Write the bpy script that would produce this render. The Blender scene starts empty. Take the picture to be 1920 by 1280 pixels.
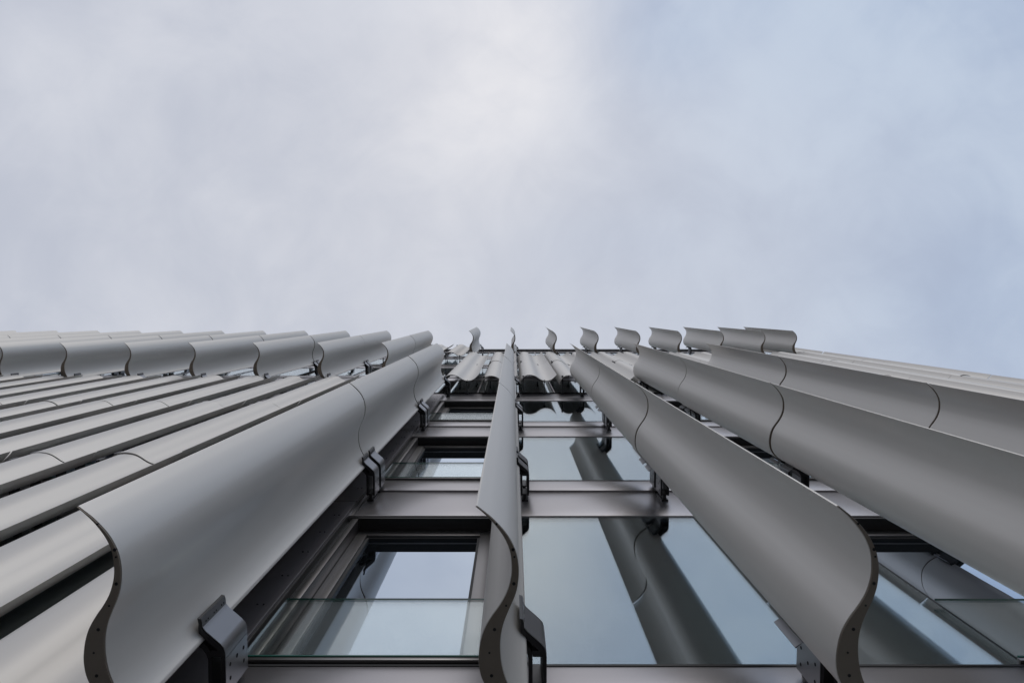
import bpy, bmesh, math, random
from mathutils import Vector, Matrix
R = math.radians
random.seed(7)
D = 1.75            # metres from the camera to the facade plane
CAMZ = 1.60
sc = bpy.context.scene

# ------------------------------------------------------------------ camera
cam_d = bpy.data.cameras.new("camera")
cam = bpy.data.objects.new("camera", cam_d)
sc.collection.objects.link(cam)
cam_d.sensor_width = 36.0
cam_d.lens = 24.0
cam_d.clip_start = 0.05
cam_d.clip_end = 3000
tilt = math.atan(61.5 / 1280.0)
fwd = Vector((-2 / 1280.0, math.sin(tilt), math.cos(tilt))).normalized()
up = Vector((0, -math.cos(tilt), math.sin(tilt)))
up = (up - fwd * up.dot(fwd)).normalized()
right = fwd.cross(up)
cam.matrix_world = Matrix(((right.x, up.x, -fwd.x, 0), (right.y, up.y, -fwd.y, 0),
                           (right.z, up.z, -fwd.z, CAMZ), (0, 0, 0, 1)))
sc.camera = cam
sc.render.resolution_x = 1024
sc.render.resolution_y = 682
sc.view_settings.view_transform = 'Standard'
sc.view_settings.look = 'None'
sc.view_settings.exposure = 0
sc.view_settings.gamma = 1

# ------------------------------------------------------------------ world: thin overcast over a blue sky
SUN_EL, SUN_AZ = R(40), R(172)      # azimuth measured from +Y, clockwise: behind the clouds out in front of the facade
world = bpy.data.worlds.new("World")
sc.world = world
world.use_nodes = True
wt = world.node_tree
wt.nodes.clear()


class NT:
    def __init__(s, t): s.t = t
    def n(s, kind, **kw):
        nd = s.t.nodes.new(kind)
        for k, v in kw.items(): setattr(nd, k, v)
        return nd
    def l(s, a, b): s.t.links.new(a, b)
    def put(s, sock, v):
        if hasattr(v, 'links'): s.l(v, sock)
        else: sock.default_value = v
    def m(s, op, a, b=0.0, c=0.0, clamp=False):
        nd = s.n('ShaderNodeMath', operation=op, use_clamp=clamp)
        for i, v in enumerate((a, b, c)): s.put(nd.inputs[i], v)
        return nd.outputs[0]
    def mix(s, f, a, b):
        nd = s.n('ShaderNodeMix', data_type='RGBA')
        s.put(nd.inputs[0], f); s.put(nd.inputs[6], a); s.put(nd.inputs[7], b)
        return nd.outputs[2]
    def ramp(s, x, lo, hi):
        nd = s.n('ShaderNodeMapRange', interpolation_type='SMOOTHSTEP')
        s.put(nd.inputs[0], x); nd.inputs[1].default_value = lo; nd.inputs[2].default_value = hi
        return nd.outputs[0]


def srgb(r, g, b):
    f = lambda c: (c / 255 / 12.92) if c / 255 <= .04045 else ((c / 255 + .055) / 1.055) ** 2.4
    return (f(r), f(g), f(b), 1)


W = NT(wt)
tc = W.n('ShaderNodeTexCoord')
sp = W.n('ShaderNodeSeparateXYZ'); W.l(tc.outputs['Generated'], sp.inputs[0])
zz = W.m('MAXIMUM', sp.outputs[2], 0.12)
px = W.m('DIVIDE', sp.outputs[0], zz)
py = W.m('DIVIDE', sp.outputs[1], zz)
cb = W.n('ShaderNodeCombineXYZ'); W.l(px, cb.inputs[0]); W.l(py, cb.inputs[1])


def wnoise(scale, detail, rough, off, dist=0.0):
    mp = W.n('ShaderNodeMapping'); W.l(cb.outputs[0], mp.inputs[0]); mp.inputs[1].default_value = off
    nz = W.n('ShaderNodeTexNoise', noise_dimensions='3D')
    W.l(mp.outputs[0], nz.inputs['Vector'])
    nz.inputs['Scale'].default_value = scale; nz.inputs['Detail'].default_value = detail
    nz.inputs['Roughness'].default_value = rough; nz.inputs['Distortion'].default_value = dist
    return nz.outputs[0]


def blob(x0, y0, sx, sy):
    a = W.m('POWER', W.m('DIVIDE', W.m('SUBTRACT', px, x0), sx), 2)
    b = W.m('POWER', W.m('DIVIDE', W.m('SUBTRACT', py, y0), sy), 2)
    return W.m('EXPONENT', W.m('MULTIPLY', W.m('ADD', a, b), -1.0))


n1 = wnoise(2.4, 4.0, .5, (3.1, 1.7, 0), .4)
n2 = wnoise(5.0, 6.0, .52, (7.7, 4.2, 0), .5)
n4 = wnoise(8.0, 8.0, .58, (2.7, 6.1, 0), 1.2)
nn = W.m('ADD', W.m('MULTIPLY', W.m('SUBTRACT', n1, .5), 1.2), W.m('MULTIPLY', W.m('SUBTRACT', n2, .5), .9))
nn = W.m('ADD', nn, W.m('MULTIPLY', W.m('SUBTRACT', n4, .5), .45))
# thinner, bluer cloud lies to the right
blue = W.m('ADD', W.m('MULTIPLY', px, .72), W.m('MULTIPLY', nn, .5))
blue = W.m('ADD', blue, W.m('MULTIPLY', blob(.20, -.38, .10, .08), .22))
blue = W.m('ADD', blue, W.m('MULTIPLY', blob(.10, -.10, .16, .07), .14))
blue = W.m('ADD', blue, W.m('MULTIPLY', blob(.66, .0, .2, .14), .12))
blue = W.m('ADD', blue, W.m('MULTIPLY', blob(.40, -.72, .42, .34), .8))
blue = W.ramp(blue, -.18, .95)
glow = W.m('ADD', W.m('ADD', W.m('MULTIPLY', blob(-.01, -.40, .13, .13), .85), W.m('MULTIPLY', blob(-.15, -.22, .5, .35), .28)), W.m('MULTIPLY', blob(-.07, -.24, .16, .15), .55))
glow = W.m('MULTIPLY', glow, W.m('ADD', .0, W.m('MULTIPLY', W.m('ADD', n2, W.m('MULTIPLY', n4, .5)), .85)), clamp=True)
bright = W.ramp(nn, -.4, .45)
left_c = W.mix(bright, srgb(190, 195, 208), srgb(211, 214, 223))
right_c = W.mix(bright, srgb(158, 177, 206), srgb(192, 205, 223))
cloud = W.mix(blue, left_c, right_c)
cloud = W.mix(glow, cloud, srgb(236, 235, 238))
sky = W.n('ShaderNodeTexSky', sky_type='NISHITA', sun_disc=False)
sky.sun_elevation = SUN_EL; sky.sun_rotation = SUN_AZ
sky.air_density = 1.0; sky.dust_density = 1.5
skc = W.n('ShaderNodeVectorMath', operation='SCALE')
W.l(sky.outputs[0], skc.inputs[0]); skc.inputs[3].default_value = 1.0
gain = W.n('ShaderNodeVectorMath', operation='SCALE')
W.l(cloud, gain.inputs[0]); gain.inputs[3].default_value = 10.4
full = W.mix(.93, skc.outputs[0], gain.outputs[0])
bg = W.n('ShaderNodeBackground'); W.l(full, bg.inputs[0]); bg.inputs[1].default_value = 0.10
wo = W.n('ShaderNodeOutputWorld'); W.l(bg.outputs[0], wo.inputs[0])

sun_d = bpy.data.lights.new("sun", 'SUN')
sun_d.energy = 0.5
sun_d.angle = R(25)
sun_d.color = (1.0, .97, .93)
sun = bpy.data.objects.new("sun", sun_d)
sc.collection.objects.link(sun)
sdir = Vector((math.sin(SUN_AZ) * math.cos(SUN_EL), math.cos(SUN_AZ) * math.cos(SUN_EL), math.sin(SUN_EL)))
sun.rotation_euler = sdir.to_track_quat('Z', 'Y').to_euler()


# ------------------------------------------------------------------ materials
def mat(name, color, metallic=0.0, rough=0.5, var=0.04, rvar=0.05, scale=3.0, streak=False, spec=.5, bump=0.0, coat=0, indiv=0):
    m = bpy.data.materials.new(name); m.use_nodes = True
    T = NT(m.node_tree)
    b = m.node_tree.nodes['Principled BSDF']
    t = T.n('ShaderNodeTexCoord')
    mp = T.n('ShaderNodeMapping'); T.l(t.outputs['Object'], mp.inputs[0])
    if streak: mp.inputs[3].default_value = (6, 6, .35)
    nz = T.n('ShaderNodeTexNoise'); T.l(mp.outputs[0], nz.inputs['Vector'])
    nz.inputs['Scale'].default_value = scale; nz.inputs['Detail'].default_value = 5; nz.inputs['Roughness'].default_value = .6
    k = T.m('MULTIPLY', T.m('SUBTRACT', nz.outputs[0], .5), 2)
    hsv = T.n('ShaderNodeHueSaturation'); hsv.inputs['Color'].default_value = (*color, 1)
    val = T.m('ADD', 1.0, T.m('MULTIPLY', k, var))
    if indiv:
        oi = T.n('ShaderNodeObjectInfo')
        val = T.m('ADD', val, T.m('MULTIPLY', T.m('SUBTRACT', oi.outputs['Random'], .5), indiv))
    T.l(val, hsv.inputs['Value'])
    T.l(hsv.outputs[0], b.inputs['Base Color'])
    T.l(T.m('ADD', rough, T.m('MULTIPLY', k, rvar)), b.inputs['Roughness'])
    b.inputs['Metallic'].default_value = metallic
    b.inputs['Specular IOR Level'].default_value = spec
    b.inputs['Coat Weight'].default_value = coat
    if bump:
        fz = T.n('ShaderNodeTexNoise'); T.l(t.outputs['Object'], fz.inputs['Vector'])
        fz.inputs['Scale'].default_value = 900; fz.inputs['Detail'].default_value = 2
        bp = T.n('ShaderNodeBump'); bp.inputs['Strength'].default_value = bump; bp.inputs['Distance'].default_value = .001
        T.l(fz.outputs[0], bp.inputs['Height']); T.l(bp.outputs[0], b.inputs['Normal'])
    return m


M_FIN = mat('fin_metal', (.63, .603, .566), .36, .51, .045, .02, 1.6, True, indiv=.05)
M_CAP = mat('end_plate_metal', (.235, .195, .155), .2, .5, .06, .06, 20)
M_HOLE = mat('screw_hole', (.012, .011, .011), 0, .8)
M_BRK = mat('bracket_black', (.028, .027, .028), .3, .42, .1, .08, 12)
M_BRKL = mat('bracket_grey', (.30, .30, .315), .85, .36, .05, .05, 12)
M_SPAN = mat('spandrel_metal', (.40, .38, .385), .9, .30, .015, .02, 1.0)
M_FRAME = mat('frame_metal', (.24, .228, .224), .9, .33, .02, .02, 3)
M_DARK = mat('dark_metal', (.27, .25, .262), .7, .40, .05, .04, 2, True)
M_SEAL = mat('rubber_seal', (.012, .012, .013), 0, .6)
M_BLACK = mat('reveal_black', (.022, .020, .019), .1, .45)
M_STEEL = mat('steel_rod', (.45, .45, .46), .9, .35)
M_WALL = mat('concrete', (.22, .215, .21), 0, .85, .1, .05, 4)
M_ROOF = mat('roof_edge', (.02, .02, .022), .2, .5)


def glass_mirror(name, tint, rough=.004, refl=.72, dark=(.01, .014, .016)):
    """coated solar glazing: most of the light is reflected, the room behind is dark"""
    m = bpy.data.materials.new(name); m.use_nodes = True
    T = NT(m.node_tree); m.node_tree.nodes.clear()
    g = T.n('ShaderNodeBsdfGlossy'); g.inputs['Color'].default_value = (*tint, 1); g.inputs['Roughness'].default_value = rough
    d = T.n('ShaderNodeBsdfDiffuse'); d.inputs['Color'].default_value = (*dark, 1)
    t = T.n('ShaderNodeTexCoord')
    nz = T.n('ShaderNodeTexNoise'); T.l(t.outputs['Object'], nz.inputs['Vector']); nz.inputs['Scale'].default_value = .9
    bp = T.n('ShaderNodeBump'); bp.inputs['Strength'].default_value = .25; bp.inputs['Distance'].default_value = .0035
    T.l(nz.outputs[0], bp.inputs['Height']); T.l(bp.outputs[0], g.inputs['Normal'])
    mx = T.n('ShaderNodeMixShader')
    geo = T.n('ShaderNodeNewGeometry'); dt = T.n('ShaderNodeVectorMath', operation='DOT_PRODUCT')
    T.l(geo.outputs['Normal'], dt.inputs[0]); T.l(geo.outputs['Incoming'], dt.inputs[1])
    T.l(T.m('SUBTRACT', .97, T.m('MULTIPLY', T.m('ABSOLUTE', dt.outputs['Value']), .62)), mx.inputs[0])
    T.l(d.outputs[0], mx.inputs[1]); T.l(g.outputs[0], mx.inputs[2])
    o = T.n('ShaderNodeOutputMaterial'); T.l(mx.outputs[0], o.inputs[0])
    return m


def glass_clear(name, tint, lo=.06, hi=.75):
    """clear sheet: see through with a mirror share that grows at grazing angles"""
    m = bpy.data.materials.new(name); m.use_nodes = True
    T = NT(m.node_tree); m.node_tree.nodes.clear()
    g = T.n('ShaderNodeBsdfGlossy'); g.inputs['Color'].default_value = (.93, .96, .96, 1); g.inputs['Roughness'].default_value = .003
    tr = T.n('ShaderNodeBsdfTransparent'); tr.inputs['Color'].default_value = (*tint, 1)
    fr = T.n('ShaderNodeFresnel'); fr.inputs['IOR'].default_value = 1.5
    f = T.m('ADD', lo, T.m('MULTIPLY', fr.outputs[0], hi), clamp=True)
    mx = T.n('ShaderNodeMixShader'); T.l(f, mx.inputs[0])
    T.l(tr.outputs[0], mx.inputs[1]); T.l(g.outputs[0], mx.inputs[2])
    o = T.n('ShaderNodeOutputMaterial'); T.l(mx.outputs[0], o.inputs[0])
    return m


M_GLASS = glass_mirror('coated_glass', (.775, .875, 1.0))
M_PANE = glass_clear('outer_pane', (.965, .985, .985), .03, .7)
M_BAL = glass_clear('balustrade_glass', (.965, .985, .978), .01, .5)
M_GEDGE = mat('glass_edge', (.035, .15, .115), 0, .2, .02, .02)


# ------------------------------------------------------------------ mesh helpers
def obj(name, bm, m, parent=None, smooth=0.0):
    me = bpy.data.meshes.new(name)
    bmesh.ops.recalc_face_normals(bm, faces=bm.faces)
    bm.to_mesh(me); bm.free()
    for x in (m if isinstance(m, (list, tuple)) else [m]): me.materials.append(x)
    o = bpy.data.objects.new(name, me)
    sc.collection.objects.link(o)
    if parent: o.parent = parent
    if smooth:
        for p in me.polygons: p.use_smooth = True
        me.set_sharp_from_angle(angle=smooth)
    return o


def empty(name, loc, rz=0.0, **props):
    o = bpy.data.objects.new(name, None)
    o.empty_display_size = .2
    sc.collection.objects.link(o)
    o.location = loc; o.rotation_euler = (0, 0, rz)
    for k, v in props.items(): o[k] = v
    return o


def box(bm, x0, x1, y0, y1, z0, z1, bev=0.0, mi=0):
    vs = [bm.verts.new((x, y, z)) for z in (z0, z1) for (x, y) in ((x0, y0), (x1, y0), (x1, y1), (x0, y1))]
    fs = [bm.faces.new([vs[i] for i in q]) for q in
          ((0, 3, 2, 1), (4, 5, 6, 7), (0, 1, 5, 4), (1, 2, 6, 5), (2, 3, 7, 6), (3, 0, 4, 7))]
    for f in fs: f.material_index = mi
    if bev:
        es = list({e for f in fs for e in f.edges})
        bmesh.ops.bevel(bm, geom=es, offset=bev, segments=2, affect='EDGES', profile=.6)


def prism(bm, pts, z0, z1, mi=0, cap_mi=None):
    lo = [bm.verts.new((x, y, z0)) for x, y in pts]
    hi = [bm.verts.new((x, y, z1)) for x, y in pts]
    n = len(pts)
    for i in range(n):
        f = bm.faces.new((lo[i], lo[(i + 1) % n], hi[(i + 1) % n], hi[i])); f.material_index = mi
    c = mi if cap_mi is None else cap_mi
    f = bm.faces.new(lo[::-1]); f.material_index = c
    f = bm.faces.new(hi); f.material_index = c


def disc(bm, x, y, z, r, axis='z', n=14, h=.003, mi=0):
    pts = [(math.cos(2 * math.pi * i / n) * r, math.sin(2 * math.pi * i / n) * r) for i in range(n)]
    def P(a, b, c):
        return {'z': (x + a, y + b, z + c), 'y': (x + a, y + c, z + b), 'x': (x + c, y + a, z + b)}[axis]
    lo = [bm.verts.new(P(a, b, -h)) for a, b in pts]; hi = [bm.verts.new(P(a, b, h)) for a, b in pts]
    for i in range(n):
        bm.faces.new((lo[i], lo[(i + 1) % n], hi[(i + 1) % n], hi[i])).material_index = mi
    bm.faces.new(lo[::-1]).material_index = mi; bm.faces.new(hi).material_index = mi


def spline(pts, sub=5):
    out = []
    n = len(pts)
    for i in range(n - 1):
        p0 = pts[max(i - 1, 0)]; p1 = pts[i]; p2 = pts[i + 1]; p3 = pts[min(i + 2, n - 1)]
        for s in range(sub):
            t = s / sub
            q = []
            for k in (0, 1):
                q.append(.5 * ((2 * p1[k]) + (-p0[k] + p2[k]) * t + (2 * p0[k] - 5 * p1[k] + 4 * p2[k] - p3[k]) * t * t
                               + (-p0[k] + 3 * p1[k] - 3 * p2[k] + p3[k]) * t ** 3))
            out.append(tuple(q))
    out.append(pts[-1])
    return out


U = .0010977 * D       # metres per measured profile unit
# (depth u, lateral w) measured on the end plates
RS = [(-1.5, 1.5), (-.5, 4), (8, 15), (22, 32), (42, 51), (62, 65.5), (87, 77), (112, 82), (134, 82.6), (159, 79.5), (181, 72.6), (203, 63),
      (226, 54), (250, 48.5), (275, 47), (303, 49), (328, 54.5), (350, 63), (372, 76), (388, 89), (399, 101)]
LS = [(0, -1), (11, 12.5), (29, 31), (50, 47.5), (68, 58), (87, 65), (106, 68), (131, 68), (153, 63.5), (172, 56.5), (193, 44.5),
      (212, 31), (234, 18), (256, 10), (281, 5.5), (303, 4.5), (328, 8), (350, 17), (372, 34), (388, 54), (399, 74), (406, 94)]
rs = spline(RS); ls = spline(LS)


def offs(poly, d):
    """shrink a closed outline by d"""
    n = len(poly); out = []
    area = sum(poly[i][0] * poly[(i + 1) % n][1] - poly[(i + 1) % n][0] * poly[i][1] for i in range(n))
    sgn = 1 if area > 0 else -1
    for i in range(n):
        a = Vector(poly[i - 1]); c = Vector(poly[(i + 1) % n]); t = (c - a)
        if t.length < 1e-9: out.append(poly[i]); continue
        t.normalize()
        nrm = Vector((-t.y, t.x)) * sgn
        p = Vector(poly[i]) + nrm * d
        out.append((p.x, p.y))
    return out


# local frame of a fin: x = w (lateral), y = u (depth), origin on the thin outer tip
OUT = [(w * U, u * U) for u, w in rs] + [((x) * U, (y) * U) for y, x in [(405, 103), (409, 101)]] + [(w * U, u * U) for u, w in reversed(ls)]
CAPO = offs(OUT, .0022)
# single sheet with a curled edge, for the fins lying flat
th = 6.5
sheet = []
ctr = [(u, w) for u, w in ls]
ctr += [(409, 101), (408, 108), (402, 111), (395, 109), (390, 104)]
nrm = []
for i in range(len(ctr)):
    a = Vector(ctr[max(i - 1, 0)]); c = Vector(ctr[min(i + 1, len(ctr) - 1)])
    t = (c - a).normalized(); nrm.append(Vector((-t.y, t.x)))
inner = []
for i, (p, n_) in enumerate(zip(ctr, nrm)):
    k = min(1.0, .15 + i / 25.0)
    q = Vector(p) + n_ * th * k
    inner.append((q.x, q.y))
SHEET = [(w * U, u * U) for u, w in ctr] + [(w * U, u * U) for u, w in reversed(inner)]

BIG = [(82.6, 68 + 3.5), (149, 73), (238.8, 35.75), (330, 29.8)]
SML = [(33, 39.8), (96.6, 74), (192, 58), (284.75, 25.75), (380, 62)]


def panel_mesh(h, flat):
    bm = bmesh.new()
    prism(bm, SHEET if flat else OUT, 0, h)
    return bm


def plate_mesh():
    bm = bmesh.new()
    prism(bm, CAPO, -.004, .004)
    for u, w in BIG: disc(bm, w * U, u * U, 0, 3.2 * U, h=.0055, mi=1)
    for u, w in SML: disc(bm, w * U, u * U, 0, 2.0 * U, h=.0055, mi=1)
    return bm


WT = .585 * D   # wall in the open fin's local frame


def L(p): return [(a * D, b * D) for a, b in p]


def bracket(parent, z0, z1):
    """extruded twin-web bracket: hook on the fin, 45 degree arm, straight leg, foot on the wall"""
    b = empty('bracket', (0, 0, 0)); b.parent = parent
    bm = bmesh.new()
    outer = L([(.097, .388), (.104, .390), (.1075, .400), (.108, .414), (.116, .426), (.152, .458), (.161, .468), (.165, .480), (.166, .495),
               (.166, .5975), (.157, .5975), (.157, .497), (.155, .484), (.148, .474), (.112, .440), (.100, .428), (.099, .414), (.100, .403)])
    prism(bm, outer, z0, z1)
    inner_ = L([(.074, .452), (.084, .440), (.096, .427), (.108, .437), (.1035, .447), (.122, .466), (.129, .480), (.131, .497), (.131, .5975),
                (.122, .5975), (.122, .499), (.118, .485), (.107, .470), (.093, .460)])
    prism(bm, inner_, z0 + .003, z1 - .003)
    # cross ribs between the webs and the foot
    prism(bm, L([(.129, .474), (.150, .474), (.157, .486), (.157, .4905), (.131, .4905)]), z0 + .002, z1 - .002)
    prism(bm, L([(.131, .589), (.157, .589), (.157, .5955), (.131, .5955)]), z0 + .002, z1 - .002)
    prism(bm, L([(.1355, .5955), (.1525, .5955), (.1525, .6190), (.1355, .6190)]), z0 + .005, z1 - .005)
    prism(bm, L([(.126, .6190), (.162, .6190), (.162, .6275), (.126, .6275)]), z0 - .01, z1 + .01)
    o1 = obj('bracket_body', bm, M_BRK, b)
    bm = bmesh.new()
    e = .0022
    # pale anodised skin of the arm, leg and hook
    prism(bm, [(.1085 * D, .4125 * D), (.1165 * D, .4245 * D), (.1525 * D, .4565 * D), (.1617 * D, .4672 * D), (.1660 * D, .4798 * D), (.1668 * D, .495 * D),
               (.1668 * D + e, .495 * D), (.1662 * D + e, .4798 * D), (.1623 * D + e, .4662 * D), (.153 * D + e, .4555 * D), (.1170 * D + e, .4232 * D), (.1090 * D + e, .4125 * D)],
          z0 + .004, z1 - .003)
    prism(bm, [(.1668 * D, .497 * D), (.1668 * D, .5970 * D), (.1668 * D + e, .5970 * D), (.1668 * D + e, .497 * D)], z0 + .004, z1 - .003)
    prism(bm, [(.1045 * D, .3905 * D), (.1078 * D, .3995 * D), (.1085 * D, .4115 * D), (.1085 * D + e, .4115 * D), (.1078 * D + e, .3990 * D), (.105 * D + e, .3895 * D)],
          z0 + .004, z1 - .003)
    h = z1 - z0
    for i, (fz, fy) in enumerate([(.2, .525), (.5, .525), (.8, .525), (.2, .562), (.5, .524), (.8, .562)]):
        disc(bm, .1668 * D + e, fy * D, z0 + fz * h, .0095, axis='x', h=.0012, mi=1)
    prism(bm, [(.0735 * D, .4535 * D), (.0735 * D - e, .4535 * D - e), (.056 * D - e, .4655 * D - e), (.056 * D - e, .4655 * D), (.056 * D, .468 * D)], z0 + .004, z1 - .003)
    prism(bm, [(.1215 * D, .500 * D), (.1215 * D, .5970 * D), (.1215 * D - e, .5970 * D), (.1215 * D - e, .500 * D)], z0 + .004, z1 - .003)
    for i, (fz, fy) in enumerate([(.2, .525), (.5, .545), (.8, .525), (.2, .572), (.8, .572)]):
        disc(bm, .1215 * D - e, fy * D, z0 + fz * h, .0085, axis='x', h=.0012, mi=1)
    for fz in (.15, .24, .48, .57, .80, .89):
        disc(bm, .1081 * D + e, .4045 * D, z0 + fz * h, .0045, axis='x', h=.0015, n=8, mi=1)
    obj('bracket_cover', bm, [M_BRKL, M_HOLE], b, smooth=R(35))
    return b


def strut(parent, z, u):
    bm = bmesh.new()
    y = -u * D  # in the turned frame
    w0 = .072 * D if u < .25 else .02 * D
    # local frame x = w (towards the wall when turned), y = u
    box(bm, w0, .235 * D, u * D - .004, u * D + .004, z - .07, z + .07)
    box(bm, w0, w0 + .05, u * D - .018, u * D + .018, z - .05, z + .05)
    box(bm, .235 * D, .2425 * D, u * D - .03, u * D + .03, z - .09, z + .09)
    return obj('strut', bm, M_BRK, parent)


cache = {}


def clone(o, parent):
    c = o.copy(); sc.collection.objects.link(c); c.parent = parent
    for ch in o.children: clone(ch, c)
    return c


GAP = .012
GAPO = .022


def build_fin(key, zs, flat, jit=0.0):
    """one fin: panels between the joint heights zs (metres), end plates, brackets"""
    gp = GAP if flat else GAPO
    root = empty('sun_shade_fin', (0, 0, 0))
    for i in range(len(zs) - 1):
        z0, z1 = zs[i] - zs[0], zs[i + 1] - zs[0]
        p = obj('fin_panel', panel_mesh(z1 - z0 - 2 * gp, flat), M_FIN, root, smooth=R(40))
        p.location = (0, 0, z0 + gp)
        if not flat:
            for zz_ in (-.0025, z1 - z0 - 2 * gp + .0025):
                e_ = obj('end_plate', plate_mesh(), [M_CAP, M_HOLE], p); e_.location = (0, 0, zz_)
    return root


def finish(root, zs, flat, top_arm=True):
    n = len(zs)
    for i, z in enumerate(zs):
        zl = z - zs[0]
        if flat:
            for u in (.145, .405):
                if i > 0: strut(root, zl - .16, u)
                if i < n - 1: strut(root, zl + .13, u)
        else:
            if i > 0: bracket(root, zl - .24, zl - .035)
            if i < n - 1: bracket(root, zl + (.06 if i else (.58 if n > 3 else .2)), zl + (.28 if i else (.84 if n > 3 else .42)))
    return root


rng = random.Random(3)
SPARE = []


def place(protos, key, zs, flat, X, Y, rot, label, group, jit=None):
    if key not in protos:
        r = finish(build_fin(key, zs, flat), zs, flat)
        protos[key] = r
    else:
        src = protos[key]
        r = src.copy(); sc.collection.objects.link(r)
        for ch in src.children: clone(ch, r)
    r.location = (X * D, Y * D, zs[0] + CAMZ)
    r.rotation_euler = (0, 0, (R(90) if flat else 0) + R(rot))
    r['label'] = label; r['category'] = 'sunshade'; r['group'] = group
    panels = [c for c in r.children if c.name.startswith('fin_panel')]
    for i, p in enumerate(panels):
        a = (jit[i] if jit else rng.gauss(0, .5))
        p.rotation_euler = (0, 0, R(a))
        p.location.x = rng.gauss(0, .0015); p.location.y = rng.gauss(0, .0015)
    return r


protos = {}
ZA = [z * D for z in (1.405, 3.80, 5.95, 8.20)]
ZB = [z * D for z in (8.30, 10.62, 12.95)]
ZAF = [z * D for z in (1.405, 3.80, 5.95, 8.255)]
ZBF = [z * D for z in (8.262, 10.62, 12.735)]
ZCF = [z * D for z in (12.745, 15.50)]
ZC = [z * D for z in (12.75, 15.50)]
ORD = ['first', 'second', 'third', 'fourth', 'fifth', 'sixth', 'seventh', 'eighth', 'ninth', 'tenth', 'eleventh', 'twelfth', 'thirteenth', 'fourteenth']

# ---- lowest tier, fins turned outwards
YT = .415
gA = 'long curved fins of the lowest tier turned outwards'
A = [(-.918, 'long curved fin sweeping to the lower left, brown end plate in the lower left corner', (0, .3, .2)),
     (-.080, 'long narrow fin seen edge on in the middle between the two near window bays', (0, -.5, .4)),
     (.680, 'long curved fin right of the big mirror window, brown end plate at lower right', (0, .2, -.2)),
     (1.44, 'long curved grey fin running off the right edge below two other turned fins', (.3, 1.0, .1)),
     (2.31, 'uppermost turned fin of the lowest tier running off the right edge under the sky', (1.4, -.2, .1))]
for X, lab, j in A:
    place(protos, 'A', ZA, False, X, YT, 0, lab, gA, j)

# ---- lowest tier, fins lying flat, left and right
gAl = 'flat closed fins of the lowest tier at left'
for k in range(12):
    X = -.897 - .4805 * k
    lab = ('pale flat fin at the bottom left corner, nearest to the long turned fin' if k == 0 else
           '%s flat pale lowest tier fin counting left from the long turned one at left' % ORD[k])
    place(protos, 'Af', ZAF, True, X, .80, rng.gauss(0, .25), lab, gAl)
gAr = 'flat closed fins of the lowest tier at far right'
for k in range(6):
    X = 5.80 - .48 * (5 - k)
    lab = ('outermost flat pale fin at right, along the building corner against the sky' if k == 5 else
           '%s flat pale lowest tier fin counting right from the uppermost long turned one' % ORD[k])
    place(protos, 'Af', ZAF, True, X, .80, rng.gauss(0, .25), lab, gAr)

# ---- middle tier
gBl = 'two panel fins of the middle tier turned outwards at left'
for k in range(11):
    X = -1.61 - .785 * k
    lab = ('turned middle tier fin just left of the long lower left fin\'s top' if k == 0 else
           '%s turned middle tier fin counting left from the long lower left fin\'s top' % ORD[k])
    place(protos, 'B', ZB, False, X, YT, rng.gauss(0, .3), lab, gBl)
gBc = 'flat closed fins of the middle tier'
for k, X in enumerate([-.42, .05] + [.53 + .48 * i for i in range(12)]):
    if k == 0: lab = 'wavy flat fin high under the roof, leftmost of the middle tier\'s flat fins'
    elif k == 1: lab = 'wavy flat fin high up, partly hidden behind the top of the narrow middle fin'
    elif k == 2: lab = 'wavy flat fin high up, just right of the narrow middle fin'
    else: lab = '%s wavy flat middle tier fin counting right from the narrow middle fin' % ORD[k - 2]
    place(protos, 'Bf', ZBF, True, X, .80, rng.gauss(0, .5), lab, gBc)

# ---- top tier
gC = 'short fins of the top tier standing out against the sky'
for k, X in enumerate([-.83 + .78 * i for i in range(8)] + [5.22]):
    lab = ['leftmost short S-shaped fin standing against the sky above the roof edge',
           'very narrow short fin against the sky right above the long middle fin',
           'slim short fin against the sky, third from the left along the roof edge'][k] if k < 3 else \
          ('last short fin of the roof edge row at right, beside the open sky' if k == 8 else
           '%s short turned fin from the left along the roof edge' % ORD[k])
    place(protos, 'C', ZC, False, X, YT, rng.gauss(0, .4), lab, gC)
gCl = 'flat closed fins of the top tier'
for k in range(4):
    X = -.86 - .48 * k
    lab = ('small wavy flat fin just left of the leftmost short fin at the roof edge' if k == 0 else
           '%s flat fin of the top tier counting left, behind the turned middle tier fins' % ORD[k])
    place(protos, 'Cf', ZCF, True, X, .80, 0, lab, gCl)

place(protos, 'Cf', ZCF, True, 5.80, .80, 0, 'flat top tier fin at the right corner, behind the last short turned fin', gCl)

DB = D * 1.043     # distance of the glazing line
# ------------------------------------------------------------------ the building
bld = empty('office_building', (0, DB, 0))
bld['label'] = 'modern office building with dark metal facade, mirror glazing and a screen of curved grey fins'
bld['category'] = 'building'


def bz(z): return z * DB + CAMZ         # height above ground


def bx_(x0, x1, y0, y1, z0, z1, m, name, bev=0.0, parent=bld):
    bm = bmesh.new()
    box(bm, x0 * DB, x1 * DB, y0 * DB - DB, y1 * DB - DB, bz(z0), bz(z1), bev)
    return obj(name, bm, m, parent, smooth=R(30) if bev else 0)


XL, XR = -10.6, 5.78
bx_(XL, XR, 1.19, 9, -CAMZ / DB + .002, 15.89, M_WALL, 'wall')
bx_(XL - .01, XR + .01, .955, 1.3, 15.90, 16.16, M_ROOF, 'parapet', .004)

F = [-.20, 1.861, 3.909, 5.975, 8.03, 10.085, 12.14, 14.195]
PER = 2.19


def cells():
    out = []
    for p in range(-4, 3):
        o = p * PER
        if p < 0: o = p * 2.34
        out.append(('op', -.745 + o, -.095 + o))
        out.append(('fx', .015 + o, 1.435 + o))
    return out


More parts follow.
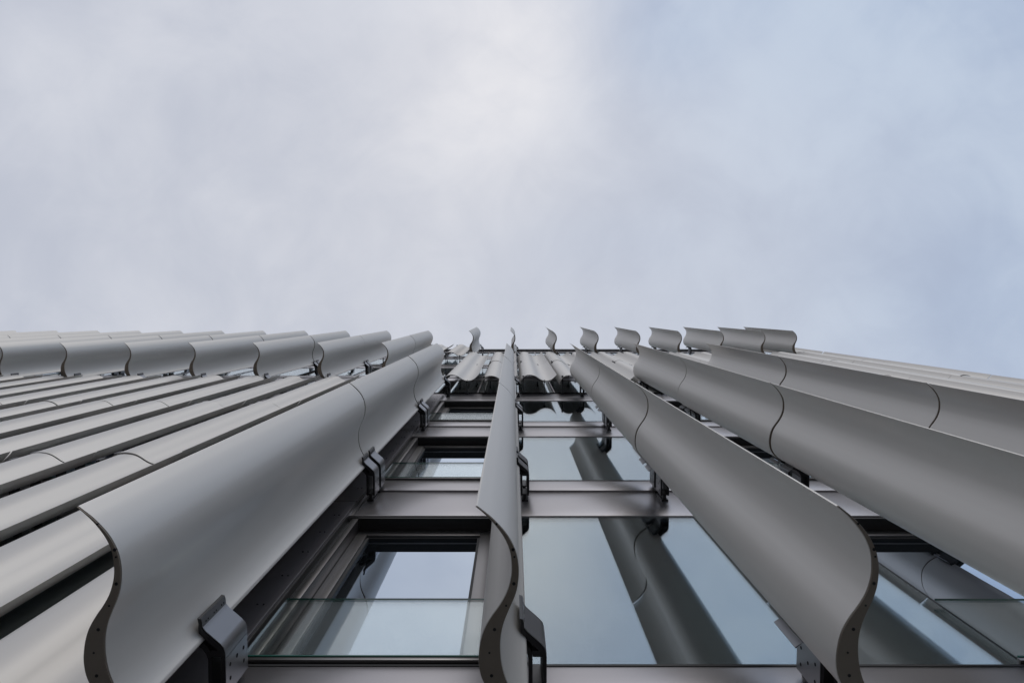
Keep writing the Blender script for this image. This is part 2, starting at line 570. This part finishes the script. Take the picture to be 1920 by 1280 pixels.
for k in range(-1, 7):
    f0 = F[k + 1]
    f1 = F[k + 2] if k < 6 else 15.91
    T0 = f0 + 1.387          # top of glazing
    m0 = f0 + 1.829          # joint in the spandrel
    low = k <= 2
    z_lo = T0
    # spandrel: two sheets, the lower one with a projecting lip
    bm = bmesh.new()
    xs = [XL, -7.3, -5.2, -3.1, -.775, .0, 1.445, 3.6, XR]
    for a, b in zip(xs[:-1], xs[1:]):
        g = .0015
        if k == 2:
            box(bm, (a + g) * DB, (b - g) * DB, 0, .10 * DB, bz(T0), bz(m0 - .02), .002)
        else:
            box(bm, (a + g) * DB, (b - g) * DB, 0, .10 * DB, bz(T0), bz(m0 - .001), .002)
            box(bm, (a + g) * DB, (b - g) * DB, -.009 * DB, .10 * DB, bz(m0 + .002), bz(min(f1, 16.04) - .0125), .002)
    obj('spandrel', bm, M_SPAN, bld, smooth=R(30))
    bx_(XL, XR, .994, 1.06, T0 - .007, T0 - .001, M_SPAN, 'drip_edge', .002)
    bx_(XL, XR, 1.002, 1.12, m0 - .0008 if k != 2 else m0 - .03, m0 + .0018 if k != 2 else f1 - .02, M_SEAL if k != 2 else M_DARK, 'joint_seal')
    bx_(XL, XR, .9893, 1.10, f0 - .0115, f0 - .001, M_SEAL, 'sill_seal')
    bx_(XL, XR, .9965, 1.10, f0 - .0005, f0 + .0055, M_FRAME, 'sill', .001)
    for kind, a, b in cells():
        if b < XL or a > XR: continue
        b = min(b, XR - .01)
        if k < 0 or k > 4 and (a < -1 or a > 1.2): 
            if k < 0: pass
        if k >= 3 and kind == 'op':
            a, b, kind = a - .02, b + .02, 'glazed'
        if kind in ('fx', 'glazed'):
            a2 = a
            w = empty('fixed_window', (0, 0, 0)); w.parent = bld
            bx_(a2, b, 1.0075, 1.020, f0 + .008, T0 - .0072, M_GLASS, 'pane', parent=w)
            bx_(a2, b, .9985, 1.0005, f0 + .0075, T0 - .0075, M_PANE, 'pane', parent=w)
            for xx in (a2 - .016, b + .004):
                bx_(xx, xx + .012, 1.002, 1.075, f0 + .008, T0 - .0075, M_SEAL, 'frame', .002, w)
            if k >= 3:
                for xm in ([a2 + (b - a2) * q / 3 for q in (1, 2)] if kind == 'fx' else [(a2 + b) / 2]):
                    bx_(xm - .008, xm + .008, .990, .998, f0 + .008, T0 - .013, M_DARK, 'mullion', .002, w)
        else:
            w = empty('opening_window', (0, 0, 0)); w.parent = bld
            ya, yb = 1.060, 1.086
            # jambs (rounded outer bead), head and face frame
            for s, xj in ((1, a), (-1, b)):
                x0, x1 = (xj - .03, xj + .006) if s > 0 else (xj - .006, xj + .03)
                bx_(x0, x1, 1.004, 1.11, f0 + .008, T0 - .013, M_FRAME, 'jamb', .02, w)
            bx_(a + .006, b - .006, 1.0, 1.14, T0 - .030, T0 - .013, M_BLACK, 'reveal_head', parent=w)
            bm = bmesh.new()
            xa, xb = (a + .0075) * DB, (b - .0075) * DB
            zt = bz(T0 - .031); zb_ = bz(f0 + .009); fw = .052 * DB; ft = .062 * DB
            y0, y1 = ya * DB - DB, yb * DB - DB
            box(bm, xa, xa + fw, y0, y1, zb_, zt, .004)
            box(bm, xb - fw, xb, y0, y1, zb_, zt, .004)
            box(bm, xa + fw, xb - fw, y0, y1, zt - ft, zt, .004)
            box(bm, xa + fw, xb - fw, y0, y1, zb_, zb_ + ft, .004)
            obj('frame', bm, M_FRAME, w, smooth=R(30))
            bm = bmesh.new()
            i0, i1 = xa + fw, xb - fw
            s = .012 * DB
            box(bm, i0, i0 + s, y0 + .02, y1 + .01, zb_ + ft, zt - ft)
            box(bm, i1 - s, i1, y0 + .02, y1 + .01, zb_ + ft, zt - ft)
            box(bm, i0 + s, i1 - s, y0 + .02, y1 + .01, zt - ft - s, zt - ft)
            obj('seal', bm, M_SEAL, w)
            bm = bmesh.new()
            box(bm, i0 + s, i1 - s, y1 - .008, y1 + .006, zb_ + ft, zt - ft - s)
            obj('pane', bm, M_GLASS, w)
            if low and k >= -1:
                bal = empty('balustrade', (0, 0, 0)); bal.parent = w
                bm = bmesh.new()
                bb0, bb1 = (a - .02) * DB, (b + .02) * DB
                box(bm, bb0, bb1, -.040, -.028, bz(f0 + .0265), bz(f0 + .405))
                for q in bm.faces: q.material_index = 1 if abs(q.calc_center_median().z - bz(f0 + .405)) < .01 else 0
                obj('glass_sheet', bm, [M_BAL, M_GEDGE], bal)
                bm = bmesh.new()
                box(bm, bb0 + .001, bb1 - .001, -.0405, -.0275, bz(f0 + .0205), bz(f0 + .0262))
                obj('sheet_edge', bm, M_GEDGE, bal)
                bm = bmesh.new()
                box(bm, bb0 - .012, bb1 + .012, -.036, .004, bz(f0 + .004), bz(f0 + .0185), .002)
                obj('clamp_rail', bm, M_FRAME, bal, smooth=R(30))

# pilasters between the window cells
for kind, a, b in cells():
    if kind == 'op':
        bx_(b + .031, b + .093, 1.006, 1.11, -.9, 15.88, M_FRAME, 'pilaster', .004)

# dark side plate with bolt pairs left of the near opening window
sp_ = []
for zc0, zc1 in ((-.9, 1.40), (1.41, 3.45), (3.46, 5.50), (5.51, 7.78)):
    bm = bmesh.new()
    box(bm, -1.10 * DB, -.800 * DB, -.015 * DB, .02 * DB, bz(zc0), bz(zc1), .0035)
    z = -.48
    while z < 7.7:
        if zc0 + .03 < z < zc1 - .03:
            for xx in (-.832, -.853):
                disc(bm, xx * DB, -.0155 * DB, bz(z), .0062, axis='y', n=8, h=.004, mi=1)
        z += .2465
    obj('side_plate', bm, [M_DARK, M_HOLE], bld)
bx_(-.799, -.792, .990, 1.04, -.9, 7.78, M_FRAME, 'cover_strip', .001)
bx_(-.791, -.777, 1.02, 1.06, -.9, 7.78, M_SEAL, 'joint_seal')

# ------------------------------------------------------------------ ground
bm = bmesh.new()
s = 1500
vs = [bm.verts.new((x, y, 0)) for x, y in ((-s, -s), (s, -s), (s, s), (-s, s))]
bm.faces.new(vs)
M_GR = mat('paving', (.17, .165, .16), 0, .85, .18, .05, 1.5)
g = obj('ground', bm, M_GR); g['kind'] = 'structure'
print('objects', len(bpy.data.objects))
